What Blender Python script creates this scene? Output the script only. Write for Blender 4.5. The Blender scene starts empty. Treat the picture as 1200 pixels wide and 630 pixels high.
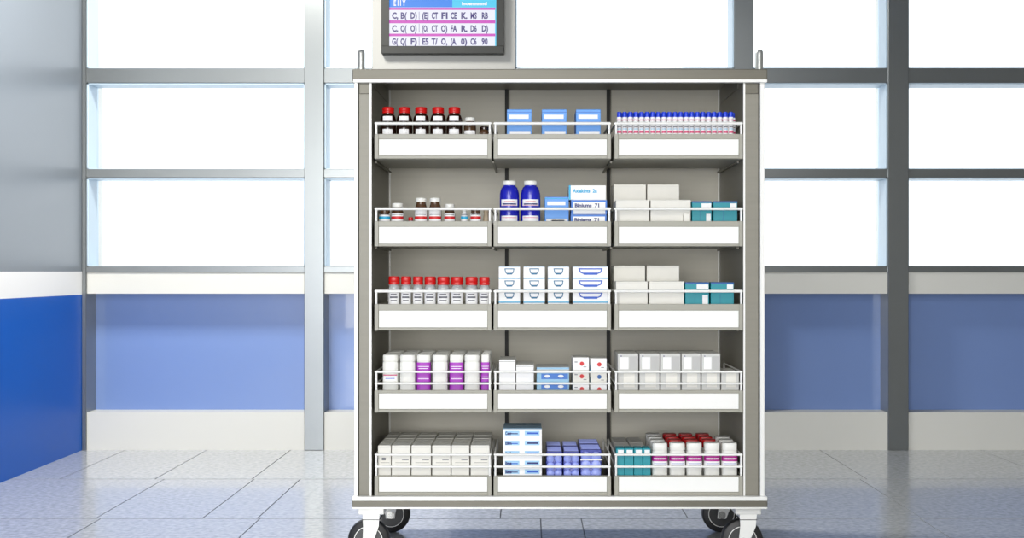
import bpy, bmesh, math, random
from mathutils import Vector, Matrix
random.seed(7)
SC = bpy.context.scene
COL = SC.collection
# ---------------------------------------------------------------- camera, world, exposure
F = 1447.0            # focal length in pixels of the 1200 px wide frame
D0 = 3.6              # camera to cart front
HC = 0.853            # eye height
cd = bpy.data.cameras.new('camera'); cam = bpy.data.objects.new('camera', cd); COL.objects.link(cam)
cam.location = (0, -D0, HC); cam.rotation_euler = (math.pi/2, 0, 0)
cd.sensor_width = 36; cd.lens = F/1200*36; cd.shift_x = -20/1200; cd.shift_y = 3/1200
SC.camera = cam
SC.view_settings.view_transform = 'Standard'; SC.view_settings.look = 'None'
SC.view_settings.gamma = 1; SC.view_settings.use_curve_mapping = False
SC.view_settings.exposure = 0.45
W = bpy.data.worlds.new('daylight'); SC.world = W; W.use_nodes = True
bg = W.node_tree.nodes['Background']; bg.inputs[0].default_value = (0.93, 0.97, 1.0, 1); bg.inputs[1].default_value = 1.5

def area(name, loc, rot, sx, sy, power, color=(1, 1, 1)):
    l = bpy.data.lights.new(name, 'AREA'); l.shape = 'RECTANGLE'; l.size = sx; l.size_y = sy
    l.energy = power; l.color = color
    o = bpy.data.objects.new(name, l); COL.objects.link(o); o.location = loc; o.rotation_euler = rot
    return o

# added fill lamp behind the camera, in place of daylight, brightens the cart interior
area('front_fill', (-.7, -5.9, 1.35), (math.pi/2, 0, 0), 3.4, 2.3, 150, (1, .985, .96))

# ---------------------------------------------------------------- helpers
def X(px, Y=0.0): return (px-620)*(D0+Y)/F
def Z(py, Y=0.0): return HC+(318-py)*(D0+Y)/F
def lin(c): return tuple(((v/255)/12.92 if v/255 <= .04045 else ((v/255+.055)/1.055)**2.4) for v in c)

MATS = {}
def mat(name, rgb, rough=.5, metal=0.0, spec=.5, noise=0.0, nscale=8, bump=0.0, bscale=200, emit=0.0, stretch=None, trans=0.0, alpha=1.0, coat=0.0):
    if name in MATS: return MATS[name]
    m = bpy.data.materials.new(name); m.use_nodes = True
    nt = m.node_tree; b = nt.nodes['Principled BSDF']; c = lin(rgb)
    b.inputs['Base Color'].default_value = (*c, 1)
    b.inputs['Roughness'].default_value = rough; b.inputs['Metallic'].default_value = metal
    b.inputs['Specular IOR Level'].default_value = spec; b.inputs['Transmission Weight'].default_value = trans
    b.inputs['Alpha'].default_value = alpha; b.inputs['Coat Weight'].default_value = coat
    if emit:
        b.inputs['Emission Color'].default_value = (*c, 1); b.inputs['Emission Strength'].default_value = emit
        b.inputs['Base Color'].default_value = (.02, .02, .02, 1)
    if noise or bump:
        tc = nt.nodes.new('ShaderNodeTexCoord'); mp = nt.nodes.new('ShaderNodeMapping')
        nt.links.new(tc.outputs['Object'], mp.inputs[0])
        if stretch: mp.inputs['Scale'].default_value = stretch
    if noise:
        n = nt.nodes.new('ShaderNodeTexNoise'); n.inputs['Scale'].default_value = nscale; n.inputs['Detail'].default_value = 4
        nt.links.new(mp.outputs[0], n.inputs['Vector'])
        r = nt.nodes.new('ShaderNodeMapRange'); r.inputs['From Min'].default_value = .3; r.inputs['From Max'].default_value = .7
        r.inputs['To Min'].default_value = 1-noise; r.inputs['To Max'].default_value = 1+noise
        nt.links.new(n.outputs['Fac'], r.inputs['Value'])
        v = nt.nodes.new('ShaderNodeVectorMath'); v.operation = 'SCALE'; v.inputs[0].default_value = c
        nt.links.new(r.outputs[0], v.inputs['Scale']); nt.links.new(v.outputs[0], b.inputs['Base Color'])
    if bump:
        n2 = nt.nodes.new('ShaderNodeTexNoise'); n2.inputs['Scale'].default_value = bscale; n2.inputs['Detail'].default_value = 3
        nt.links.new(mp.outputs[0], n2.inputs['Vector'])
        bp = nt.nodes.new('ShaderNodeBump'); bp.inputs['Strength'].default_value = bump; bp.inputs['Distance'].default_value = .002
        nt.links.new(n2.outputs['Fac'], bp.inputs['Height']); nt.links.new(bp.outputs[0], b.inputs['Normal'])
    MATS[name] = m
    return m

M_cart = mat('cart_steel', (102, 99, 88), .38, .25, noise=.04, nscale=6, stretch=(1, 1, 30))
M_back = mat('cart_back_steel', (214, 210, 196), .5, noise=.02, nscale=5, stretch=(1, 1, 20))
M_inner = mat('cart_inner_steel', (132, 129, 118), .45, .15, noise=.03, nscale=5, stretch=(1, 1, 20))
M_light = mat('polished_edge', (238, 238, 234), .3, .1)
M_white = mat('white_plastic', (236, 236, 230), .4)
M_card = mat('label_card_paper', (244, 244, 240), .55)
M_wire = mat('white_wire', (240, 240, 236), .3)
M_tray = mat('tray_plastic', (162, 160, 148), .45)
M_dark = mat('dark_rubber_seam', (38, 38, 36), .6)
M_rubber = mat('black_rubber', (26, 26, 27), .5)
M_hub = mat('wheel_hub_grey', (52, 53, 54), .4)
M_chrome = mat('chrome', (215, 215, 212), .22, .9)
M_amber = mat('amber_glass', (38, 17, 9), .12, coat=.5)
M_brown = mat('brown_glass', (84, 58, 36), .15, coat=.4)
M_red = mat('red_cap', (204, 20, 18), .35)
M_redbox = mat('dark_red_cap', (176, 14, 18), .4)
M_blue = mat('cobalt_plastic', (28, 34, 178), .25, coat=.3)
M_navy = mat('navy_ink', (30, 40, 110), .5)
M_sky = mat('sky_blue_card', (92, 158, 232), .45)
M_mid = mat('mid_blue_card', (60, 122, 208), .45)
M_teal = mat('teal_card', (18, 146, 160), .45)
M_teald = mat('blue_teal_lid', (20, 92, 160), .45)
M_box = mat('white_card', (232, 230, 222), .6, noise=.02, nscale=30)
M_boxg = mat('pale_grey_card', (206, 206, 202), .55, noise=.03, nscale=30)
M_flap = mat('card_flap', (222, 221, 214), .6)
M_seam = mat('card_seam', (150, 148, 142), .7)
M_paper = mat('white_paper', (246, 246, 246), .55)
M_ink = mat('grey_ink', (110, 112, 120), .6)
M_inkc = mat('cyan_ink', (40, 170, 215), .5)
M_inkb = mat('blue_ink', (36, 92, 200), .5)
M_pinkb = mat('pink_ink', (214, 70, 120), .5)
M_redi = mat('red_ink', (210, 36, 40), .5)
M_purple = mat('purple_print', (168, 44, 186), .45)
M_mag = mat('magenta_print', (176, 24, 140), .45)
M_clear = mat('clear_plastic', (206, 210, 212), .18, trans=.35)
M_lav = mat('lavender_wrap', (62, 72, 158), .3, coat=.3)
M_lavc = mat('lavender_roll', (158, 172, 242), .35)
M_capb = mat('blue_vial_cap', (28, 66, 214), .35)
M_beige = mat('beige_plastic', (176, 160, 134), .4)

def new_mesh(name, bm, m, smooth=False):
    bmesh.ops.recalc_face_normals(bm, faces=bm.faces[:])
    me = bpy.data.meshes.new(name); bm.to_mesh(me); bm.free()
    me.materials.append(m)
    if smooth:
        me.shade_smooth()
        me.set_sharp_from_angle(angle=math.radians(35))
    return me
def obj(name, bm_or_me, m=None, parent=None, smooth=False, loc=None):
    me = bm_or_me if isinstance(bm_or_me, bpy.types.Mesh) else new_mesh(name, bm_or_me, m, smooth)
    o = bpy.data.objects.new(name, me); COL.objects.link(o)
    if parent: o.parent = parent
    if loc: o.location = loc
    return o
def thing(name, label, cat, loc=(0, 0, 0), group=None):
    o = bpy.data.objects.new(name, None); COL.objects.link(o); o.location = loc; o.empty_display_size = .05
    o['label'] = label; o['category'] = cat
    if group: o['group'] = group
    return o
def struct(o):
    o['kind'] = 'structure'; return o
def dup(root, loc, label, group=None):
    r = root.copy(); COL.objects.link(r); r.location = loc; r['label'] = label
    if group: r['group'] = group
    for ch in list(root.children):
        c = ch.copy(); COL.objects.link(c); c.parent = r
        for g in ch.children:
            d = g.copy(); COL.objects.link(d); d.parent = c
    return r
def box(bm, x0, x1, y0, y1, z0, z1, bev=0.0, seg=1):
    vs = [bm.verts.new((x, y, z)) for z in (z0, z1) for y in (y0, y1) for x in (x0, x1)]
    fs = [bm.faces.new([vs[i] for i in f]) for f in ((0, 2, 3, 1), (4, 5, 7, 6), (0, 1, 5, 4), (2, 6, 7, 3), (0, 4, 6, 2), (1, 3, 7, 5))]
    if bev > 0:
        es = list({e for f in fs for e in f.edges})
        bmesh.ops.bevel(bm, geom=es, offset=bev, segments=seg, affect='EDGES', profile=.5)
    return bm
def B(*a, **k): return box(bmesh.new(), *a, **k)
def tube(bm, p0, p1, r, n=10):
    p0, p1 = Vector(p0), Vector(p1); d = p1-p0; q = d.to_track_quat('Z', 'Y').to_matrix()
    A = []; Bv = []
    for i in range(n):
        a = 2*math.pi*i/n; v = q @ Vector((math.cos(a)*r, math.sin(a)*r, 0))
        A.append(bm.verts.new(p0+v)); Bv.append(bm.verts.new(p1+v))
    for i in range(n):
        j = (i+1) % n; bm.faces.new((A[i], A[j], Bv[j], Bv[i]))
    bm.faces.new(A[::-1]); bm.faces.new(Bv)
    return bm
def lathe(bm, prof, n=28, a0=0.0, a1=2*math.pi, e=2.0, sy=1.0, axis='Z', c=(0, 0, 0)):
    """profile [(r, z)], superellipse exponent e (2 round, 5 squarish); partial arcs give label wraps"""
    full = abs(a1-a0-2*math.pi) < 1e-6; rings = []
    k = n if full else n+1
    for r, z in prof:
        ring = []
        for i in range(k):
            a = a0+(a1-a0)*i/n; ca, sa = math.cos(a), math.sin(a)
            f = (abs(ca)**e+abs(sa)**e)**(-1/e)
            x, y = r*f*ca, r*f*sa*sy
            p = (x, y, z) if axis == 'Z' else (x, z, y)
            ring.append(bm.verts.new((p[0]+c[0], p[1]+c[1], p[2]+c[2])))
        rings.append(ring)
    for A, Bq in zip(rings, rings[1:]):
        for i in range(n):
            j = (i+1) % k; bm.faces.new((A[i], A[j], Bq[j], Bq[i]))
    if full:
        bm.faces.new(rings[0][::-1]); bm.faces.new(rings[-1])
    return bm
FR = -math.pi/2      # direction of the front (towards the camera)
def wrap(r, z0, z1, half, e=2.0, sy=1.0, t=.0006):
    h = math.radians(half)
    return lathe(bmesh.new(), [(r+.0001, z0), (r+t, z0), (r+t, z1), (r+.0001, z1)], 16 if half > 20 else 6, FR-h, FR+h, e, sy)
def text(name, s, size, m, parent, loc, width=None, ext=.0004):
    cu = bpy.data.curves.new('t', 'FONT'); cu.body = s; cu.size = size; cu.extrude = ext; cu.offset = size*.04; cu.resolution_u = 2
    to = bpy.data.objects.new('t', cu); COL.objects.link(to)
    me = bpy.data.meshes.new_from_object(to.evaluated_get(bpy.context.evaluated_depsgraph_get()))
    bpy.data.objects.remove(to); bpy.data.curves.remove(cu)
    me.transform(Matrix.Rotation(math.pi/2, 4, 'X'))
    if width:
        xs = [v.co.x for v in me.vertices]; k = width/max(1e-6, max(xs)-min(xs))
        for v in me.vertices: v.co.x *= k
    me.materials.clear(); me.materials.append(m)
    o = bpy.data.objects.new(name, me); COL.objects.link(o); o.parent = parent; o.location = loc
    return o
ORD = ['first', 'second', 'third', 'fourth', 'fifth', 'sixth', 'seventh', 'eighth', 'ninth', 'tenth', 'eleventh', 'twelfth', 'thirteenth',
       'fourteenth', 'fifteenth', 'sixteenth', 'seventeenth', 'eighteenth', 'nineteenth', 'twentieth', 'twenty-first']

# ---------------------------------------------------------------- the room
YW = 2.306                                  # face of the window wall
YG = YW+.12                                 # glass and blue panels set back in their openings
XL, XR, YB, H = X(97, YW), 3.4, -6.0, 3.0
M_floor = mat('polished_floor_tile', (178, 181, 184), .17, 0, .9, noise=.22, nscale=52, bump=.25, bscale=48, coat=.25)
M_grout = mat('dark_grout', (58, 62, 70), .7)
M_wallg = mat('grey_wall_paint', (110, 118, 128), .3, noise=.01, nscale=3)
M_wallw = mat('white_wall_paint', (240, 240, 240), .5)
M_walld = mat('dark_taupe_wall', (112, 110, 104), .6)
M_wallb = mat('blue_wall_paint', (0, 86, 182), .35, 0, .15, noise=.01, nscale=3)
M_frame = mat('grey_window_frame', (136, 140, 141), .3, .85, noise=.02, nscale=4)
M_band = mat('off_white_panel', (214, 214, 208), .45)
M_panel = mat('periwinkle_panel', (114, 140, 194), .28, coat=.6)
M_reveal = mat('pale_blue_reveal', (196, 216, 232), .4)
M_ceil = mat('blue_grey_ceiling', (136, 144, 156), .7)

bm = bmesh.new()
ys = [YG+.05, 1.48, .67, -.14, -.95, -1.76, -2.57, -3.38, -4.19, -5.0, YB]
cuts = [[-1.93, -1.54, -1.14, -.35, .4, 1.39, 2.16, 2.9], [-1.5, -1.13, -.94, -.1, .55, 1.36, 2.1, 2.85], [-1.48, -.93, .04, .18, .75, 1.35, 2.0, 2.8]]
g = .002
for r in range(len(ys)-1):
    xs = [XL-.1]+cuts[min(r, 2)]+[XR+.1]
    for a, b in zip(xs, xs[1:]):
        box(bm, a+g, b-g, ys[r+1]+g*2.5, ys[r]-g*2.5, -.02, 0)
fl = struct(obj('floor', bm, M_floor))
struct(obj('floor_grout', B(XL-.1, XR+.1, YB, YG+.05, -.04, -.0035), M_grout, fl))
struct(obj('ceiling', B(XL-.1, XR+.1, YB, YG+.2, H, H+.1), M_ceil))  # unseen; tone lowered to dim its reflection in the window posts
# left wall: grey, white stripe, blue dado in one painted surface
bm = bmesh.new(); zs = [0, Z(345, YW), HC, H]
me_m = []
for a, b in zip(zs, zs[1:]): box(bm, XL-.1, XL, YB, YG+.1, a, b)
bmesh.ops.remove_doubles(bm, verts=bm.verts[:], dist=1e-5)
wl = obj('wall_left', bm, M_wallb); wl.data.materials.append(M_wallw); wl.data.materials.append(M_wallg); struct(wl)
for p in wl.data.polygons:
    p.material_index = 0 if p.center.z < zs[1] else (1 if p.center.z < zs[2] else 2)
bm = bmesh.new(); box(bm, XR, XR+.1, YB, YG+.1, 0, H)
struct(obj('added_wall_right', bm, M_walld))  # unseen wall, put in to darken the right side
struct(obj('added_wall_front', B(.6, XR+.1, YB-.1, YB, 0, H), M_walld))   # unseen, added behind the camera so light comes from front left
# window wall
openings = [(102, 357), (380, 437), (604, 860), (882, 1040), (1064, 1300)]
xr = XR
def wx(p): return X(p, YW)
def wz(p): return Z(p, YW)
TOP = 2.82
# solid wall pieces (head, off-white band and skirting, solid bay behind the monitor)
bm = bmesh.new()
box(bm, XL, xr, YW+.01, YG+.1, TOP, H)
box(bm, XL, xr, YW+.004, YG+.1, wz(344), wz(319))
for a, b in zip([97]+[o[1] for o in openings], [o[0] for o in openings]+[None]):
    box(bm, max(wx(a)+.003, XL), wx(b)-.003 if b else xr, YW+.02, YG+.1, wz(344) if a == 437 else 0, TOP)
struct(obj('wall_back', bm, M_band))
bm = B(XL, xr, YW, YG+.1, 0, wz(483)); struct(obj('baseboard_back', bm, M_band))
for i, (a, b) in enumerate(openings+[(437, 604)]):
    x0, x1 = wx(a), wx(b)
    p = struct(obj('wall_back', B(x0-.005, x1+.005, YG, YG+.05, wz(483)-.01, wz(344)+.01), M_panel))
# posts
posts = [(97, 102), (357, 380), (860, 882), (1040, 1064), (1300, 1324)]
for i, (a, b) in enumerate(posts):
    struct(obj('trim_%d' % (i+1), B(wx(a), wx(b), YW-.012, YG+.04, 0, H, .002), M_frame))
struct(obj('trim_6', B(wx(437), wx(604), YW-.03, YG, wz(319), H, .003), mat('light_grey_bay', (166, 166, 162), .45)))
# transoms
n = 7
for a, b in ((80, 97), (198, 208), (312, 319)):
    struct(obj('trim_%d' % n, B(XL, xr, YW-.002, YG+.03, wz(b), wz(a), .0015), M_frame)); n += 1
# thin sub-ledge under the upper transom, frames and panes of the windows
def glass_mat():
    m = bpy.data.materials.new('window_glass'); m.use_nodes = True; nt = m.node_tree; nt.nodes.clear()
    o = nt.nodes.new('ShaderNodeOutputMaterial'); mx = nt.nodes.new('ShaderNodeMixShader'); t = nt.nodes.new('ShaderNodeBsdfTransparent')
    gl = nt.nodes.new('ShaderNodeBsdfGlossy'); gl.inputs['Roughness'].default_value = .03; fr = nt.nodes.new('ShaderNodeFresnel'); fr.inputs[0].default_value = 1.45
    t.inputs[0].default_value = (.97, .985, .99, 1)
    nt.links.new(fr.outputs[0], mx.inputs[0]); nt.links.new(t.outputs[0], mx.inputs[1]); nt.links.new(gl.outputs[0], mx.inputs[2]); nt.links.new(mx.outputs[0], o.inputs[0])
    return m
M_glass = glass_mat()
rows = [(TOP, wz(80)), (wz(97), wz(198)), (wz(208), wz(312))]
for i, (a, b) in enumerate(openings):
    x0, x1 = wx(a), wx(b)
    bm = bmesh.new()
    for zt, zb in rows:            # reveal lining of each light
        box(bm, x0, x0+.006, YW+.004, YG+.02, zb, zt); box(bm, x1-.006, x1, YW+.004, YG+.02, zb, zt)
        box(bm, x0, x1, YW+.004, YG+.02, zt-.006, zt); box(bm, x0, x1, YW+.004, YG+.02, zb, zb+.004)
    w = struct(obj('window_%d' % (i+1), bm, M_reveal))
    bm = bmesh.new()
    for zt, zb in rows: box(bm, x0+.004, x1-.004, YG, YG+.006, zb+.003, zt-.004)
    struct(obj('pane', bm, M_glass, w))

# added ceiling lamps, out of the frame, put in to brighten cart and window wall
M_lamp = mat('fill_lamp_diffuser', (255, 250, 240), .5, emit=4.0)
for i, (lx, ly, txt) in enumerate(((-1.3, .9, 'added ceiling fill lamp nearest the left wall, towards the windows'), (1.3, -4.4, 'added ceiling fill lamp on the right, towards the camera side'), (-1.1, -4.4, 'added ceiling fill lamp on the left, towards the camera side'))):
    t = thing('ceiling_fill', 'square white '+txt, 'fill lamp', (lx, ly, H), 'added ceiling fill lamps')
    bm = bmesh.new()
    for s in (-1, 1):
        box(bm, s*.31-.01, s*.31+.01, -.32, .32, -.03, 0); box(bm, -.30, .30, s*.31-.01, s*.31+.01, -.03, 0)
    obj('light_frame', bm, M_white, t); obj('diffuser', B(-.30, .30, -.30, .30, -.022, -.002), M_lamp, t)
    l = area('ceiling_fill_lamp', (0, 0, -.035), (0, 0, 0), .58, .58, (75, 30, 50)[i], (1, .965, .9)); l.parent = t

# ---------------------------------------------------------------- wall monitor
t = thing('wall_monitor', 'dark framed wall monitor showing rows of letters, above the cart', 'monitor', (X(520, YW), YW-.03, Z(66, YW)))
mw = X(591, YW)-X(449, YW); mh = .46; s = (D0+YW)/F
bm = bmesh.new()
bz = 9*s
box(bm, -mw/2, mw/2, -.045, -.0, 0, bz, .002); box(bm, -mw/2, mw/2, -.045, 0, mh-bz, mh, .002)
box(bm, -mw/2, -mw/2+bz, -.045, 0, bz, mh-bz); box(bm, mw/2-bz, mw/2, -.045, 0, bz, mh-bz)
obj('bezel', bm, mat('monitor_bezel', (32, 34, 31), .5), t)
obj('monitor_back', B(-mw/2+.01, mw/2-.01, -.03, -.001, .01, mh-.01), M_dark, t)
E = {k: mat('screen_'+k, c, .3, emit=.68) for k, c in dict(white=(236, 238, 252), blue=(10, 130, 240), cyan=(60, 205, 245), magenta=(206, 60, 190), ink=(56, 40, 120), bright=(250, 250, 255)).items()}
def mx(px): return (px-520)*s
def mz(py): return (66-py)*s
scr = obj('screen', B(mx(457.5), mx(582), -.034, -.031, mz(57.5), mh-bz), E['white'], t)
def strip(nm, a, b, c, d, k, y=.0005): return obj(nm, B(mx(a), mx(b), -.034-y, -.034, mz(d), mz(c)), E[k], scr)
strip('header_bar', 457.5, 531, 3, 12, 'blue'); strip('header_tile', 531, 582, -30, 12.2, 'cyan'); strip('header_page', 457.5, 531, -30, 2.6, 'bright', .0004)
for c, d in ((12.3, 15), (27, 30.5), (42.5, 45.5)): strip('divider_line', 457.5, 581, c, d, 'magenta', .0007)
strip('screen_edge', 580.5, 582, 12.3, 57.5, 'cyan', .0004)
for c, d in ((17, 26), (31, 41), (46, 56)): strip('column_rule', 492.3, 492.8, c, d, 'ink', .0005)
text('header_text', 'E I I Y', 9*s, E['bright'], scr, (mx(463), -.0355, mz(10)), 14*s)
text('tile_text', 'lnoemnmntl', 5*s, E['bright'], scr, (mx(542), -.0355, mz(9.4)), 29*s)
text('tile_text', 'nrgmrantmnc', 5*s, E['bright'], scr, (mx(542), -.0355, mz(1.5)), 36*s)
text('header_text', 'moly po', 6*s, E['ink'], scr, (mx(484), -.0355, mz(.6)), 22*s)
for base, L in ((25, ['C,', 'B(', 'D)', '(EJ', 'CT', 'FI', 'CE', 'K.', 'MS', 'RB']), (40, ['C.', 'Q(', 'O)', '(O/', 'CT', 'O)', 'FA', 'R.', 'D6', 'D)']), (55, ['G(', 'Q(', 'F)', 'E5', 'T/', 'O,', '(A.', '0)', 'C6', '90'])):
    for k, w in enumerate(L):
        text('screen_text', w, 10*s, E['ink'], scr, (mx((461, 471, 482.5, 496, 507, 518, 529, 541, 552, 565)[k]), -.0355, mz(base)), 7.2*s)

# ---------------------------------------------------------------- the cart
BK = .46             # inner face of the back panel
CB = .50             # rear of the cart
cart = thing('supply_cart', 'tall grey steel open-front medicine supply cart on black casters', 'cart', (0, 0, 0))
xL0, xL1, xR0, xR1 = X(420.5), X(434.5), X(872), X(889)
zb, zt = Z(581), Z(97)
bm = bmesh.new()
box(bm, X(414), X(898), -.018, .012, Z(96.5), Z(82), .002)          # deep front lip
box(bm, X(414), X(898), .010, .125, Z(84), Z(82.2))                  # thin shelf behind the lip
for q in (X(414), X(890)): box(bm, q, q+X(898)-X(890), .010, CB+.01, zt-.001, Z(82.4))
box(bm, X(420), X(892), CB, CB+.01, zt-.001, Z(82.4))
obj('top_panel', bm, M_cart, cart)
bm = bmesh.new()                                                       # raised roof set back behind the lip
box(bm, xL0, xR1, .12, CB, Z(78), Z(75)); box(bm, xL0, xL1, .12, CB, zt, Z(78)+.001); box(bm, xR0, xR1, .12, CB, zt, Z(78)+.001); box(bm, xL0, xR1, .118, .122, Z(84), Z(76))
obj('roof', bm, M_inner, cart)
bm = bmesh.new(); box(bm, X(415), X(897.5), -.021, -.004, Z(97.6), Z(94.2), .0008); obj('top_edge_strip', bm, M_light, cart)
bm = bmesh.new(); box(bm, X(413.5), X(898), -.02, CB+.01, Z(593), Z(580.5), .002)
obj('base_panel', bm, M_cart, cart)
bm = bmesh.new(); box(bm, X(414), X(897.5), -.0235, -.005, Z(584.8), Z(580), .001); box(bm, X(414), X(897.5), -.0235, -.005, Z(594.2), Z(592.2), .0008)
obj('base_edge_strip', bm, M_light, cart)
for nm, a, b, oa, ob in (('l', xL0, xL1, X(415.5), X(419.6)), ('r', xR0, xR1, X(890.4), X(895.5))):
    obj('side_panel', B(a, b, 0, CB, zb, zt, .0015), M_inner, cart)
    obj('corner_strip', B(oa, ob, -.006, .02, Z(581), zt, .001), M_light, cart)
    obj('side_seam', B(ob if nm == 'l' else b, a if nm == 'l' else oa, 0, .018, zb, zt), M_dark, cart)
    obj('side_skin', B(oa+.001, ob-.001, .02, CB, zb, zt), M_cart, cart)
    # top cap plate and inner rolled lip of the front flange
    obj('flange_cap', B(a+.002, b-.002, -.004, .001, Z(110), Z(99), .0008), M_cart, cart)
    e = b if nm == 'l' else a
    obj('flange_lip', B(e-.0025, e+.0025, -.004, .004, zb, zt), M_light, cart)
obj('back_panel', B(xL1-.001, xR0+.001, BK, CB-.001, zb, Z(78)+.001), M_back, cart)
for px in (592.5, 711.5):
    x = X(px, BK)
    u = obj('upright', B(x-.002, x+.009, BK-.012, BK+.001, zb, Z(78)), M_dark, cart)
    obj('upright_edge', B(x+.009, x+.013, BK-.008, BK+.001, zb, Z(78)), M_cart, u)
for x in (xL1+.004, xR0-.004):
    obj('corner_bead', B(x-.002, x+.002, BK-.004, BK, zb, Z(78)), M_light, cart)
for px in (421.5, 892):
    bm = bmesh.new(); r = .0115
    lathe(bm, [(r, Z(82)), (r, Z(60.5)), (r*.92, Z(58)), (r*.65, Z(56.4)), (r*.2, Z(56))], 20, c=(X(px), .03, 0))
    obj('corner_post', bm, mat('satin_post', (186, 188, 184), .3, .6), cart, True)
# casters
RW = .0618
def caster(cx, cy, wxo):
    c = obj('caster', B(-.038, .038, -.035, .035, Z(600, .05), Z(593.5, .0), .002), M_light, cart, loc=(cx, cy, 0))
    bm = bmesh.new(); zt_ = Z(598.5, .05); zm = Z(606, .05)
    for sy in (-1, 1):
        y0, y1 = (-.034, -.028) if sy < 0 else (.028, .034)
        vs = []
        for y in (y0, y1):
            vs.append([bm.verts.new((x, y, z)) for x, z in ((-.025, zt_), (.025, zt_), (.022, zm-.02), (.013+wxo, RW-.012), (-.015+wxo, RW-.012), (-.023, zm-.02))])
        bm.faces.new(vs[0]); bm.faces.new(vs[1][::-1])
        for i in range(6): bm.faces.new((vs[0][i], vs[1][i], vs[1][(i+1) % 6], vs[0][(i+1) % 6]))
    box(bm, -.0235, .0235, -.0278, .0278, zm+.003, zt_)
    obj('fork', bm, M_light, c)
    obj('fork_joint', B(-.0256, .0256, -.0346, .0346, zm-.001, zm+.001), M_dark, c)
    def ring(prof, m, nm): obj(nm, lathe(bmesh.new(), prof, 40, axis='Y', c=(wxo, 0, RW)), m, c, True)
    ring([(RW-.006, -.018), (RW-.0015, -.015), (RW, -.008), (RW, .008), (RW-.0015, .015), (RW-.006, .018)], M_rubber, 'tire')
    ring([(.0425, -.0195), (.0425, .0195)], M_light, 'rim_ring')
    ring([(.0405, -.0205), (.0405, .0205)], M_hub, 'wheel')
    ring([(.012, -.036), (.012, .036)], M_chrome, 'axle')
for px, o in ((436.5, -.010), (874.5, -.014)):
    caster(X(px, .05), .05, o); caster(X(px, .05)+(.012 if px < 600 else -.0), .45, o if px > 600 else 0.0)

# ---------------------------------------------------------------- bins
BD = .33             # bin depth
ROWS = [dict(b=186, t=157, rails=[144.5], card=(163, 182)), dict(b=288.5, t=259, rails=[244.5], card=(265.5, 285.5)), dict(b=387, t=356, rails=[341], card=(363.5, 383.5)),
        dict(b=483, t=457, rails=[435.5, 449], card=(460.5, 479)), dict(b=578.5, t=557, rails=[532.5, 546.5], card=(558.5, 576))]
COLS = [(439, 576), (578.5, 716), (720, 870.5)]
CONT = [['the red-capped amber bottles', 'three blue cartons', 'the blue-capped vials'],
        ['assorted small brown bottles', 'the cobalt bottles', 'white boxes beside teal packs'],
        ['red-capped clear jars', 'white boxes with blue handle prints', 'white and teal boxes'],
        ['purple and white square bottles', 'the red-dotted boxes', 'a pale grey carton block'],
        ['a full grid of small white cartons', 'the tall blue-marked carton', 'red-capped and magenta-banded bottles']]
SHELF = ['top shelf', 'second shelf', 'middle shelf', 'fourth shelf', 'bottom shelf']
def floor_z(r): return Z(ROWS[r]['b'])+.010
for r, R in enumerate(ROWS):
    if r < 4:
        for bx in (xL1+.006, X(577.2), X(718), xR0-.006):
            obj('bracket', B(bx-.003, bx+.003, .07, BK, Z(R['b'])-.006, Z(R['b'])-.0002), M_inner, cart)
    for c, (a, b) in enumerate(COLS):
        x0, x1 = X(a), X(b); cx = (x0+x1)/2; w = (x1-x0)/2; z0 = Z(R['b']) if r < 4 else Z(580.3); zf = Z(R['t'])-z0
        t = thing('storage_bin', 'railed bin with blank white card, %s, holding %s' % (SHELF[r], CONT[r][c]), 'storage bin', (cx, 0, z0), 'wire-railed bins of the cart')
        bm = bmesh.new(); fz = floor_z(r)-z0
        box(bm, -w, w, .012, BD, 0, fz-.0005); box(bm, -w, -w+.003, .012, BD, fz-.001, zf); box(bm, w-.003, w, .012, BD, fz-.001, zf); box(bm, -w, w, BD-.003, BD, fz-.001, zf)
        obj('tray', bm, M_tray, t)
        ca, cb = R['card']; cz0 = Z(cb)-z0; cz1 = Z(ca)-z0
        bm = bmesh.new()
        # front: bottom lip, side stiles, sloped top ledge, recessed field behind the card
        box(bm, -w+.0005, w-.0005, .002, .012, 0.0004, zf-.0005)
        box(bm, -w+.0113, w-.0113, -.0036, .003, 0.0004, cz0-.0005, .001); box(bm, -w, -w+.0115, -.004, .003, 0, zf, .001); box(bm, w-.0115, w, -.004, .003, 0, zf, .001)
        box(bm, -w+.011, w-.011, -.002, .003, cz1+.0005, zf, .0008)
        obj('front_panel', bm, M_tray, t)
        obj('label_card', B(-w+.013, w-.0125, -.0006, .002, cz0+.0005, cz1-.0005), M_card, t)
        bm = bmesh.new(); rr = .0042 if len(R['rails']) == 1 else .0034
        for i, q in enumerate(R['rails']):
            z = Z(q)-z0
            tube(bm, (-w+.002, .0, z), (w-.002, .0, z), rr); tube(bm, (-w+.003, 0, z), (-w+.003, BD-.004, z), rr*.8); tube(bm, (w-.003, 0, z), (w-.003, BD-.004, z), rr*.8)
            if i == 0:
                for sx in (-1, 1):
                    tube(bm, (sx*(w-.005), .001, zf-.004), (sx*(w-.005), .001, z), .003); tube(bm, (sx*(w-.003), BD-.004, zf-.004), (sx*(w-.003), BD-.004, z), .003)
        obj('wire_rail', bm, M_wire, t, True)

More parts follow.
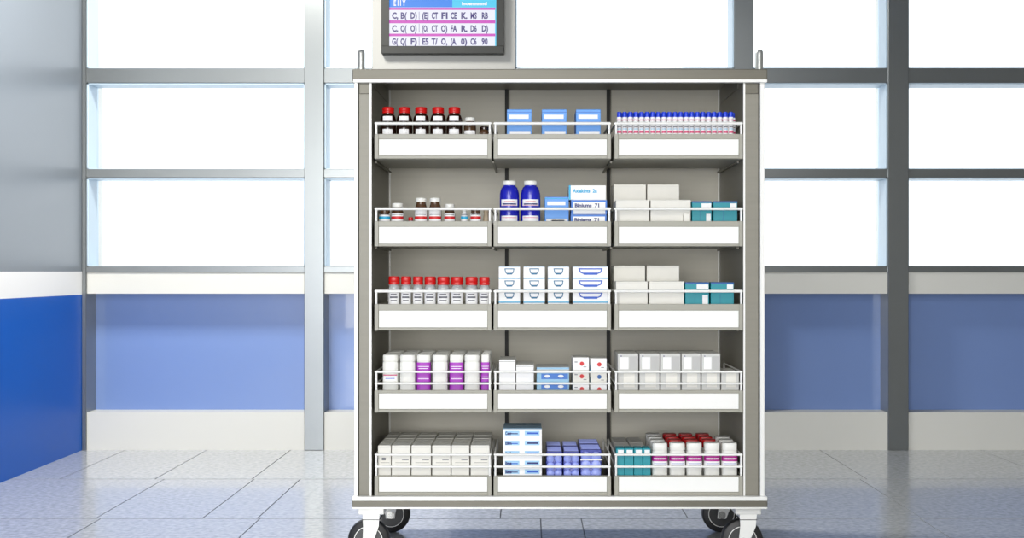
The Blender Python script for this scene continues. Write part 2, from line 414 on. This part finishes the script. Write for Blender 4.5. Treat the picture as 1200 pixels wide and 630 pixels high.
# ---------------------------------------------------------------- contents: builders
def bottle(name, label, cat, loc, w, h, body, cap, cap_h, cap_w, neck=.0, shoulder=.18, wraps=(), e=2.0, group=None, sy=1.0, prints=(), ridge=False, capn='cap'):
    """w, h overall; wraps = [(z0, z1, material, half angle)] in fractions of h"""
    t = thing(name, label, cat, loc, group); r = w/2; hb = h-cap_h-neck; cr = cap_w/2
    sh = shoulder*hb
    prof = [(r*.9, 0), (r, r*.12), (r, hb-sh), (r*.975, hb-sh*.72), (r*.90, hb-sh*.42), (r*.79, hb-sh*.16), (max(cr*.86, r*.5), hb), (max(cr*.86, r*.5), h-cap_h+.001)]
    if shoulder < .06: prof = [(r*.96, 0), (r, r*.06), (r, hb-sh), (r*.97, hb), (cr*.9, hb), (cr*.9, h-cap_h+.001)]
    obj('body', lathe(bmesh.new(), prof, 28, e=e, sy=sy), body, t, True)
    z = h-cap_h
    cp = [(cr*.97, z), (cr, z+cap_h*.06), (cr, h-cap_h*.14), (cr*.93, h)]
    if ridge: cp = [(cr*.95, z), (cr, z+cap_h*.1), (cr, z+cap_h*.3), (cr*.95, z+cap_h*.36), (cr, z+cap_h*.42), (cr, h-cap_h*.15), (cr*.9, h)]
    obj(capn, lathe(bmesh.new(), cp, 28, e=e, sy=sy), cap, t, True)
    for a, b, m, half in wraps: obj('paper_label', wrap(r, a*h, b*h, half, e, sy), m, t, True)
    for a, b, m, half in prints: obj('printed_line', wrap(r+.0006, a*h, b*h, half, e, sy, .0004), m, t, True)
    return t
def carton(name, label, cat, loc, w, d, h, m=None, flap=True, marks=(), group=None, top=None, edge=None):
    """loc is the bottom centre of the FRONT face; marks = [(name, x0, x1, z0, z1, material)] fractions on the front"""
    t = thing(name, label, cat, loc, group); m = m or M_box
    obj('carton_body', B(-w/2, w/2, 0, d, 0, h-.0008, .0009), m, t)
    if flap:
        bm = bmesh.new(); box(bm, -w/2+.001, w/2-.001, .001, d-.001, h-.0012, h, .0003)
        obj('top_flap', bm, top or M_flap, t)
        obj('flap_seam', B(-w/2+.0005, w/2-.0005, d*.52, d*.52+.0012, h-.0004, h+.0003), M_seam, t)
    for nm, a, b, c, e_, mm in marks:
        obj(nm, B(-w/2+a*w, -w/2+b*w, -.0006, .0002, c*h, e_*h), mm, t)
    return t
def slot(px0, px1, py, row, Y):
    """centre x, width, base z and height of something whose front spans px0..px1 and whose top is at py"""
    z = floor_z(row); a, b = X(px0, Y), X(px1, Y)
    c = min(COLS, key=lambda q: abs((q[0]+q[1])/2-(px0+px1)/2))      # keep clear of the side rails of the bin it lies in
    a = max(a, X(c[0])+.0068); b = min(b, X(c[1])-.0068)
    return (a+b)/2, b-a, z, Z(py, Y)-z

# --- top shelf, left: amber bottles
first = None
for i, px in enumerate((455, 474, 493.5, 513.5, 532.5)):
    cx, w, z, h = slot(px-9.4, px+9.4, 126, 0, .05)
    lb = '%s from the left of the red-capped amber bottles, top shelf' % ORD[i].capitalize()
    if not first:
        hh = lambda py: (Z(py, .05)-z)/h
        first = bottle('amber_bottle', lb, 'bottle', (cx, .05, z), w, h, M_amber, M_red, 7*3.65/F, 14*3.65/F, neck=.002, shoulder=.16,
                       wraps=[(hh(142.5), hh(137), M_paper, 34), (.05, hh(152), M_paper, 36)], group='red-capped amber bottles', ridge=True)
    else: dup(first, (cx, .05, z), lb)
cx, w, z, h = slot(543.5, 558, 138, 0, .045)
bottle('brown_vial', 'Small brown bottle with white cap right of the amber bottles, top shelf', 'bottle', (cx, .045, z), w, h, M_brown, M_white, .011, .03, shoulder=.15, wraps=[(.05, .66, M_paper, 60)])
cx, w, z, h = slot(561.5, 573.5, 148.5, 0, .045)
bottle('brown_vial', 'Short dark-capped white-labelled vial at right end of top left bin', 'bottle', (cx, .045, z), w, h, M_brown, M_amber, .009, .026, shoulder=.1, wraps=[(.05, .74, M_paper, 80)])
# --- top shelf, middle: blue cartons
for i, (a, b) in enumerate(((594, 623), (635, 664), (675, 704))):
    cx, w, z, h = slot(a, b, 128, 0, .04)
    t = carton('blue_carton', ('Leftmost', 'Middle', 'Rightmost')[i]+' of the three light blue cartons on the top shelf', 'carton', (cx, .04, z), w, .13, h, M_sky, top=M_mid,
               marks=[('window_label', .1, .88, .80, .885, M_paper), ('lid_line', .0, 1, .93, .945, M_mid), ('lid_line', .03, .97, .72, .735, M_mid), ('paper_label', .12, .95, .18, .54, M_paper), ('printed_line', .2, .8, .40, .43, M_inkb)], group='light blue cartons on the top shelf')
# --- top shelf, right: vials
first = None
for rr in range(2):
    for i in range(21):
        px = 725.5+i*6.55+rr*2.2
        Y = .03+rr*.02
        cx, w, z, h = slot(px-2.9, px+2.9, 131.3, 0, .03); cx = X(px, Y)
        lb = '%s from the left in the %s row of blue-capped vials' % (ORD[i].capitalize(), ('front', 'back')[rr])
        if not first:
            hh = lambda py: (Z(py, .03)-z)/h
            first = bottle('small_vial', lb, 'vial', (cx, Y, z), w, h, M_paper, M_capb, 6*3.63/F, 4.9*3.63/F, shoulder=.05,
                           wraps=[(.1, hh(144.5), M_paper, 80)], prints=[(hh(141.3), hh(140.2), M_pinkb, 50), (hh(156), hh(153.2), M_pinkb, 55), (hh(149.5), hh(148.5), M_ink, 45), (hh(151.8), hh(151), M_inkc, 45)], group='blue-capped vials')
        else: dup(first, (cx, Y, z), lb)

# --- second shelf, left: assorted brown bottles
def small(px0, px1, py, Y, lb, cap=M_white, caph=.012, body=M_brown, band=None, lt=.62, neck=.004, nm='brown_vial', cw=.86):
    cx, w, z, h = slot(px0, px1, py, 1, Y)
    f = lambda y: (Z(y, Y)-z)/h
    pr = [(f(256.8), f(253.6), band, 62), (f(251.8), f(251.2), M_ink, 50)] if band else [(.42, .45, M_ink, 40), (.36, .38, M_ink, 45)]
    return bottle(nm, lb, 'bottle', (cx, Y, z), w, h, body, cap, caph, w*cw, neck, .2, [(.08, lt, M_paper, 65)], prints=pr)
small(444, 458, 245, .05, 'Brown-capped bottle at far left of the second shelf left bin', M_brown, lt=.84, band=M_inkc)
small(458.5, 473.5, 238, .045, 'White-capped brown bottle with red label band, second from left, second shelf', band=M_redi, lt=.745)
small(478, 484.5, 254.5, .05, 'Tiny red-topped vial peeking above the second shelf left bin', M_red, .010, M_clear, lt=.5, nm='small_vial')
small(486, 501, 232, .045, 'Left one of the two tall white-capped brown bottles, second shelf', band=M_redi, lt=.745)
small(502.5, 517.5, 232, .045, 'Right one of the two tall white-capped brown bottles, second shelf', band=M_redi, lt=.745)
small(520.5, 533.5, 239, .045, 'White-capped brown bottle with red band right of the tall pair, second shelf', band=M_redi, lt=.76)
small(540, 548.5, 245, .045, 'Narrow white bottle with light blue band, second shelf left bin', M_white, .008, M_paper, band=M_inkc, lt=.55, nm='dropper_bottle', cw=.6)
small(551, 564, 245.5, .045, 'Uncapped-looking brown bottle with white and red label near bin right end', M_brown, .012, band=M_redi, lt=.86)
small(566, 573.5, 245.5, .05, 'Small beige bottle at the right end of the second shelf left bin', M_beige, .010, M_beige, lt=.6, nm='beige_vial')
# --- second shelf, middle
for i, (a, b) in enumerate(((585.5, 608.5), (610, 633.5))):
    cx, w, z, h = slot(a, b, 212, 1, .06)
    hh = lambda py: (Z(py, .06)-z)/h
    lb = ('Left', 'Right')[i]+' cobalt blue bottle with white cap, second shelf'
    if i == 0:
        first = bottle('cobalt_bottle', lb, 'bottle', (cx, .06, z), w, h, M_blue, M_white, 5.2*3.66/F, 16*3.66/F, .002, .17,
                       [(hh(241.5), hh(234), M_paper, 52), (.1, hh(253), M_paper, 52)],
                       prints=[(hh(240.2), hh(238.6), M_navy, 42), (hh(236.8), hh(236.2), M_redi, 30), (hh(241.2), hh(240.8), M_pinkb, 45), (hh(255.6), hh(255), M_pinkb, 45)], group='cobalt blue bottles')
    else: dup(first, (cx, .06, z), lb)
cx, w, z, h = slot(638.5, 666.5, 230.5, 1, .06)
carton('blue_carton', 'Light blue carton between the cobalt bottles and the white box stack', 'carton', (cx, .06, z), w, .12, h, M_sky, top=M_mid,
       marks=[('window_label', .1, .86, .82, .9, M_paper), ('lid_line', 0, 1, .955, .97, M_inkc), ('paper_label', .06, .96, .2, .53, M_paper), ('printed_line', .28, .82, .48, .505, M_inkb)])
# three cyan/blue printed boxes on a fourth and fifth hidden in the bin
cx, w, z, h = slot(669, 711, 217, 1, .03); ph = h/4
for k in range(4):
    t = carton('printed_box', ('Lowest box of the blue-lettered white stack, second shelf', 'Third box from top of the blue-lettered white stack, second shelf', 'Second box from top of the blue-lettered white stack, second shelf',
               'Top box with cyan lettering on the white stack, second shelf')[k], 'carton', (cx+(0, .0, .001, -.004)[k], .03, z+k*ph), w+(.004 if k == 3 else 0), .13, ph, M_mid if k < 3 else M_box, group='blue-lettered box stack',
               marks=[('paper_label', .06, .985 if k == 3 else .95, .02, .84 if k < 3 else .98, M_paper), ('edge_stripe', 0, .05, 0, 1, M_inkc if k == 3 else M_mid)])
    text('box_text', ('Binlums  71', 'Biniams  71', 'Biniums  71', 'Axlakints  2a')[k], .0145, M_inkc if k == 3 else M_navy, t, (-w/2+.010, -.0012, ph*.50), w*.68, .0003)
# --- second and middle shelf, right: white and teal boxes
for r, spec in ((1, dict(back=[(717.5, 757), (758.5, 796)], bt=216, front=[(718.5, 761), (762.5, 809.5)], ft=234, teal=[(811, 834), (836, 864)], tt=235.5, extra=(801, 809, 250))),
                (2, dict(back=[(716.5, 756), (758, 796)], bt=311, front=[(719, 759), (761, 801.5)], ft=329.5, teal=[(803, 831), (833, 860)], tt=330.5, extra=None))):
    sh = SHELF[r]
    for i, (a, b) in enumerate(spec['front']):
        cx, w, z, h = slot(a, b, spec['ft'], r, .03)
        carton('white_box', '%s white box in the front row of the %s right bin' % (('Left', 'Right')[i], sh), 'carton', (cx, .03, z), w, .085, h, group='plain white boxes', marks=[('lid_line', 0, 1, .955, .965, M_flap)])
    for i, (a, b) in enumerate(spec['back']):
        cx, w, z, h = slot(a, b, spec['bt'], r, .13)
        carton('white_box', '%s tall white box at the back of the %s right bin' % (('Left', 'Right')[i], sh), 'carton', (cx, .13, z), w, .12, h, group='plain white boxes', marks=[('lid_line', 0, 1, .965, .972, M_flap)])
    for i, (a, b) in enumerate(spec['teal']):
        cx, w, z, h = slot(a, b, spec['tt'], r, .035)
        hh = lambda py: (Z(py, .035)-z)/h
        y = spec['tt']; last = (i == 1)
        mk = [('lid_band', 0, 1, hh(y+2), .995, M_teald), ('window_label', (.70 if last else .48), (.97 if last else .97), hh(y+8), hh(y+2.6), M_paper), ('fold_line', .40, .41, .1, hh(y+8), M_teald)]
        if not last: mk.append(('paper_label', .72, .95, .2, hh(y+15), M_paper))
        carton('teal_box', '%s teal box with white window, %s right bin' % (('Left', 'Right')[i], sh), 'carton', (cx, .035, z), w, .12, h, M_teal, top=M_teald, marks=mk, group='teal boxes')
    if spec['extra']:
        a, b, y = spec['extra']; cx, w, z, h = slot(a, b, y, r, .012)
        carton('white_box', 'Small white box standing before the front row, second shelf right bin', 'carton', (cx, .0135, z), w, .015, h)
# --- middle shelf, left: red-capped jars
first = None
for i, (a, b) in enumerate(((455.5, 468.5), (470, 482), (484, 496), (497.5, 511), (512.5, 527), (528.5, 543), (545.5, 560), (561.5, 577))):
    Y = .05
    cx, w, z, h = slot(a, b, 323.5+.1*i, 2, Y); lb = '%s from the left of the red-capped clear jars, middle shelf' % ORD[i].capitalize()
    hh = lambda py: (Z(py, Y)-z)/h
    bottle('clear_jar', lb, 'jar', (cx, Y, z), w, h, M_clear, M_red, 9.6*3.65/F, w*1.0, .001, .08, [(.12, hh(342), M_paper, 60)],
           prints=[(hh(345.5), hh(344), M_ink, 28), (hh(349), hh(347), M_ink, 36), (hh(352), hh(351), M_ink, 30)], e=2.6, group='red-capped clear jars', ridge=True)
# --- middle shelf, middle: boxes with handle prints
def handle_print(w, h, big):
    bm = bmesh.new(); hw = w*(.33 if big else .21); z1 = h*.80; z0 = h*.40; t = .0026 if not big else .0034
    pts = [(-hw, z1), (hw, z1), (hw*.86, z0+h*.12), (hw*.55, z0), (-hw*.55, z0), (-hw*.86, z0+h*.12)]
    for i in range(6):
        a = Vector((pts[i][0], 0, pts[i][1])); b = Vector((pts[(i+1) % 6][0], 0, pts[(i+1) % 6][1])); d = (b-a).normalized(); nrm = Vector((-d.z, 0, d.x))
        tt = t*(1.9 if (i == 3) else 1); a2, b2 = a-d*t*.4, b+d*t*.4
        q = [a2+nrm*tt*.5, b2+nrm*tt*.5, b2-nrm*tt*.5, a2-nrm*tt*.5]
        f = [bm.verts.new((v.x, -.0012, v.z)) for v in q]; k = [bm.verts.new((v.x, -.0001, v.z)) for v in q]
        bm.faces.new(f); bm.faces.new(k[::-1])
        for j in range(4): bm.faces.new((f[j], k[j], k[(j+1) % 4], f[(j+1) % 4]))
    return bm
for c, (a, b) in enumerate(((584.5, 609.5), (613.5, 638.5), (642, 667), (671.5, 713))):
    cx, w, z, h = slot(a, b, 312, 2, .03); n = 5; ph = h/n; big = c == 3
    me = None
    for k in range(n):
        lb = '%s box in the %s' % (('Lowest', 'Second-lowest', 'Middle', 'Second-from-top', 'Top')[k], ('leftmost stack of handle-print boxes, middle shelf', 'second stack of handle-print boxes, middle shelf', 'third stack of handle-print boxes, middle shelf', 'wide handle-print stack, middle shelf')[c])
        if k == 0:
            t = carton('handle_print_box', lb, 'carton', (cx, .03, z), w, .12, ph, M_paper, flap=True, top=M_inkc, marks=[('blue_edge_line', 0, 1, .0, .08, M_inkc)], group='white boxes with blue handle prints')
            me = obj('handle_print', handle_print(w, ph, big), M_inkb if big else mat('teal_ink', (40, 110, 150), .5), t); first = t
        else: dup(first, (cx, .03, z+k*ph), lb)
# --- fourth shelf, left: square bottles
pur = (2, 4, 6); first = {}
spans = [(448, 466.5), (468, 487), (488, 504.5), (506, 525), (526.5, 543), (544, 562), (563.5, 579)]
for rr in range(4):
    for i, (a, b) in enumerate(spans):
        Y0 = .045; cx, w, z, h = slot(a, b, 415.5, 3, Y0-.018)
        w = min(w, .0465); Y = Y0+rr*.062+.0
        p = rr == 0 and i in pur; k = ('p' if p else ('r' if rr == 0 and i == 0 else 'w'), i)
        lb = '%s from left, %s square bottle, %s row, fourth shelf left bin' % (ORD[i].capitalize(), 'purple-labelled' if p else 'white', ('front', 'second', 'third', 'back')[rr])
        hh = lambda py: (Z(py, Y0-.02)-z)/h
        if k in first: dup(first[k], (cx, Y, z), lb)
        else:
            wr = [(.16, hh(424.5), M_purple, 88)] if p else ([(hh(446), hh(438.5), M_paper, 44)] if k[0] == 'r' else [])
            pr = [(hh(429.6), hh(428.9), M_paper, 40), (hh(431.9), hh(431.2), M_paper, 34), (hh(442), hh(441.3), M_paper, 38), (hh(444), hh(443.3), M_paper, 38), (hh(448), hh(447.4), M_navy, 42)] if p else ([(hh(439.8), hh(438.6), M_pinkb, 44), (hh(443.5), hh(442.6), M_inkb, 30)] if k[0] == 'r' else [])
            first[k] = bottle('square_bottle', lb, 'bottle', (cx, Y, z), w*.985, h, M_white, M_white, 8*3.64/F, w*.97, .0015, .045, wr, e=5.0, prints=pr, group='square bottles of the fourth shelf', sy=.042/.045 if 1 else 1)
# --- fourth shelf, middle
for i, (a, b, y) in enumerate(((585, 604, 421), (605, 625.5, 427))):
    cx, w, z, h = slot(a, b, y, 3, .03)
    carton('white_box', ('Taller upright white carton at left of the fourth shelf middle bin', 'Shorter upright white carton, second in the fourth shelf middle bin')[i], 'carton', (cx, .03, z), w, .14, h, M_paper, marks=[('lid_line', 0, 1, .955, .965, M_seam)])
cx, w, z, h = slot(629, 667, 430, 3, .035); hh = lambda py: (Z(py, .035)-z)/h
t = carton('blue_pack', 'Pale blue pack with blue oval windows, fourth shelf middle bin', 'carton', (cx, .035, z), w, .13, h, mat('pale_blue_card', (150, 196, 226), .45), top=M_boxg,
           marks=[('lid_line', 0, 1, hh(434), hh(432.5), M_boxg), ('paper_field', .14, .96, hh(444), hh(437.5), M_mid), ('paper_field', .14, .96, hh(456), hh(449.5), M_mid)])
for y in (440.5, 452.5):
    for sx in (-1, 1):
        bm = bmesh.new(); lathe(bm, [(.0085, -.0016), (.0085, 0)], 20, axis='Y', sy=.5, c=(sx*w*.21+.003, 0, hh(y)*h)); obj('oval_window', bm, M_paper, t)
tiers = (418.5, 434.5, 449, 463.5)
for c, (a, b) in enumerate(((671, 690.3), (691.3, 711))):
    cx, w, z, h = slot(a, b, 418.5 if c == 0 else 419.5, 3, .03); ph = h/4
    for k in range(4):
        j = 3-k
        lb = '%s small box with %s dot, %s column, fourth shelf' % (('Lowest', 'Third-tier', 'Second-tier', 'Top')[k], 'teal' if (c == 1 and k == 2) else 'red', ('left', 'right')[c])
        dm = M_teald if (c == 1 and k == 2) else M_redi
        t = carton('red_dot_box', lb, 'carton', (cx, .03, z+k*ph), w, .11, ph, M_paper if k % 2 else M_box, marks=[('edge_stripe', 0, .03, .05, .95, M_seam), ('cyan_edge', .0, .04, .0, .5, M_inkc) if c else ('grey_print', .12, .3, .6, .66, M_ink), ('grey_print', .66, .84, .22, .27, M_ink)], group='small boxes with coloured dots')
        bm = bmesh.new(); lathe(bm, [(.0062, -.0014), (.0062, 0)], 18, axis='Y', c=(0.003, 0, ph*.5)); obj('round_mark', bm, dm, t)
# --- fourth shelf, right: pale grey block
us = [(724, 748), (749.5, 773), (774.3, 797.5), (798.8, 821), (822.3, 844)]
ls = us+[(845.3, 866)]
for c, (a, b) in enumerate(ls):
    cx, w, z, h = slot(a, b, 435.5, 3, .02)
    carton('grey_carton', '%s pale grey carton from left in the lower tier, fourth shelf right bin' % ORD[c].capitalize(), 'carton', (cx, .02, z), w, .15, h, M_boxg, group='pale grey cartons', marks=[('window_label', .28, .82, .58, .96, M_box), ('lid_line', 0, 1, .985, .995, M_seam)])
    if c < 5:
        z2 = z+h; h2 = Z(414, .02)-z2
        carton('grey_carton', '%s pale grey carton from left in the upper tier, fourth shelf right bin' % ORD[c].capitalize(), 'carton', (cx, .02, z2), w, .15, h2, M_boxg, group='pale grey cartons', marks=[('window_label', .12, .52, .15, .8, M_paper), ('small_print', .12, .2, .84, .88, M_navy), ('grey_band', .56, .96, .12, .85, mat('grey_print_band', (188, 188, 186), .55))])  # upper cartons carry a darker grey band beside the white label
# --- bottom shelf, left: grid of cartons
for i, (a, b) in enumerate(((443, 458), (459, 481), (482.2, 505), (506.5, 528), (529.2, 550), (551.5, 574))):
    first = None
    for rr in range(4):
        cx, w, z, h = slot(a, b, 521.5, 4, .02); Y = .02+rr*.076
        lb = '%s from left, small white carton, %s row of the bottom left bin' % (ORD[i].capitalize(), ('front', 'second', 'third', 'back')[rr])
        if not first:
            hh = lambda py: (Z(py, .02)-z)/h
            first = carton('small_carton', lb, 'carton', (cx, Y, z), w, .071, h, M_box, group='small white cartons of the bottom shelf', marks=[('lid_line', 0, 1, .94, .955, M_flap), ('printed_line', (.30 if i == 0 else .55), (.6 if i == 0 else .9), hh(539), hh(538.2 if i else 536), M_ink), ('printed_line', .2, .9, hh(542), hh(541.5), M_seam)])
        else: dup(first, (cx, Y, z), lb)
# --- bottom shelf, middle
cx, w, z, h = slot(589.5, 635, 501.5, 4, .02); hh = lambda py: (Z(py, .02)-z)/h
t = carton('tall_carton', 'Tall white carton with rows of blue marks, bottom shelf', 'carton', (cx, .02, z), w, .13, h, M_paper, top=mat('slate_lid', (122, 152, 174), .5), marks=[('lid_edge', 0, 1, .985, 1.0, MATS['slate_lid'])])
M_lb = mat('pale_blue_ink', (160, 204, 236), .5)
for k, y in enumerate((507, 518.5, 530.5, 542, 552)):
    for sx, (u0, u1) in enumerate(((.05, .42), (.56, .94))):
        obj('mark_field', B(-w/2+u0*w, -w/2+u1*w, -.0009, .0002, hh(y+2.8)*h, hh(y-2.4)*h), M_lb, t)
        obj('mark_bar', B(-w/2+(u0+.06)*w, -w/2+(u1-.04)*w, -.0014, .0002, hh(y+1.3)*h, hh(y-.7 if sx else y+.2)*h), M_inkb if (k+sx) % 2 else M_navy, t)
        if not sx: text('mark_text', ('Conr', 'ElIm', 'AnmA', 'lims', 'Bims')[k], .0125, M_navy, t, (-w/2+u0*w+.001, -.0016, hh(y+2)*h), .018, .0002)
for c, (a, b, dy) in enumerate(((640, 659.3, 0), (660, 679.3, 0), (680, 705, -2.5))):
    cx, w, z, h = slot(a, b, 529+dy, 4, .03); hh = lambda py: (Z(py, .03)-z)/h
    for rr in range(2):
        lb = '%s lavender pack of round rolls, %s row, bottom shelf' % (('Left', 'Middle', 'Right')[c], ('front', 'back')[rr])
        if rr == 0:
            t = thing('roll_pack', lb, 'pack', (cx, .03, z), 'lavender packs of rolls')
            obj('wrapper', B(-w/2+.0005, w/2-.0005, 0, .11, 0, h, .003, 2), M_lav, t)
            for y in (537+dy*.9, 545.5+dy*.4, 554, 563):
                for sx in (-1, 1):
                    rad = w*.235
                    bm = bmesh.new(); lathe(bm, [(rad, .002), (rad, -.0015), (rad*.9, -.004), (rad*.55, -.0062), (rad*.12, -.007)], 20, axis='Y', c=(sx*w*.235, 0, hh(y)*h))
                    obj('roll_end', bm, M_lavc, t, True)
            bm = bmesh.new()
            for k in range(1, 6): box(bm, -w/2+.004, w/2-.004, k*.018, k*.018+.003, h, h+.0015)
            obj('wrapper_folds', bm, M_lavc, t)
            if c == 2: obj('white_strap', B(-w/2, w/2, -.0078, .0, hh(538.6)*h, hh(537)*h), M_paper, t)
            first = t
        else: dup(first, (cx, .03+.122, z), lb)
# --- bottom shelf, right: teal cartons, then bottles
for i, (a, b) in enumerate(((721.5, 731.8), (732.3, 742.4), (743, 753), (753.6, 762.4))):
    cx, w, z, h = slot(a, b, 525, 4, .02); hh = lambda py: (Z(py, .02)-z)/h
    carton('teal_carton', '%s from the left of the slim teal cartons, bottom shelf' % ORD[i].capitalize(), 'carton', (cx, .02, z), w, .05, h, M_teal, top=M_teal, marks=[('window_label', .2, .9, hh(533.2), hh(526.8), M_paper)], group='slim teal cartons')
for i, (a, b) in enumerate(((721.5, 738.5), (740, 756.5))):
    for rr in range(2):
        cx, w, z, h = slot(a, b, 524.3, 4, .075)
        carton('grey_carton', '%s %s grey-topped carton behind the teal cartons, bottom shelf' % (('Left', 'Right')[i], ('nearer', 'rear')[rr]), 'carton', (cx+(0.002), .075+rr*.118, z), w, .115, h, M_boxg, group='grey-topped cartons', top=M_boxg)
first = {}
for i, (a, b) in enumerate(((763.5, 782), (784.5, 802), (804, 822), (824.5, 843), (845, 863.5))):
    for rr in range(4):
        cx0, w, z, h = slot(a, b, 519, 4, .025); Y = .045+rr*.066; cx = X((a+b)/2, .045)
        kind = 'f' if rr == 0 else ('r' if i in (1, 2, 3) else 'g')
        if kind == 'g' and i == 4 and rr > 2: continue
        hh = lambda py: (Z(py, .025)-z)/h
        ck = {'f': 'white-capped', 'r': 'red-topped', 'g': 'grey-topped'}[kind]
        lb = '%s from left, %s square bottle, %s row, bottom shelf right bin' % (ORD[i].capitalize(), ck, ('front', 'second', 'third', 'back')[rr])
        if kind in first: dup(first[kind], (cx, Y, z), lb, {'f': 'magenta-banded bottles', 'r': 'red-topped bottles', 'g': 'grey-topped bottles'}[kind]); continue
        wr = [(hh(548), hh(533), M_paper, 88)] if kind == 'f' else []
        pr = [(hh(540), hh(533), M_mag, 70), (hh(537.8), hh(536.2), M_paper, 42), (hh(543), hh(542.5), M_inkb, 40), (hh(545), hh(544.6), M_ink, 40)] if kind == 'f' else []
        first[kind] = bottle('square_bottle', lb, 'bottle', (cx, Y, z), w*.98, h, M_white if kind != 'g' else M_boxg, {'f': M_white, 'r': M_redbox, 'g': M_boxg}[kind], 9*3.62/F, w*.96, .0015, .05, wr, e=4.0, prints=pr,
                             group={'f': 'magenta-banded bottles', 'r': 'red-topped bottles', 'g': 'grey-topped bottles'}[kind])
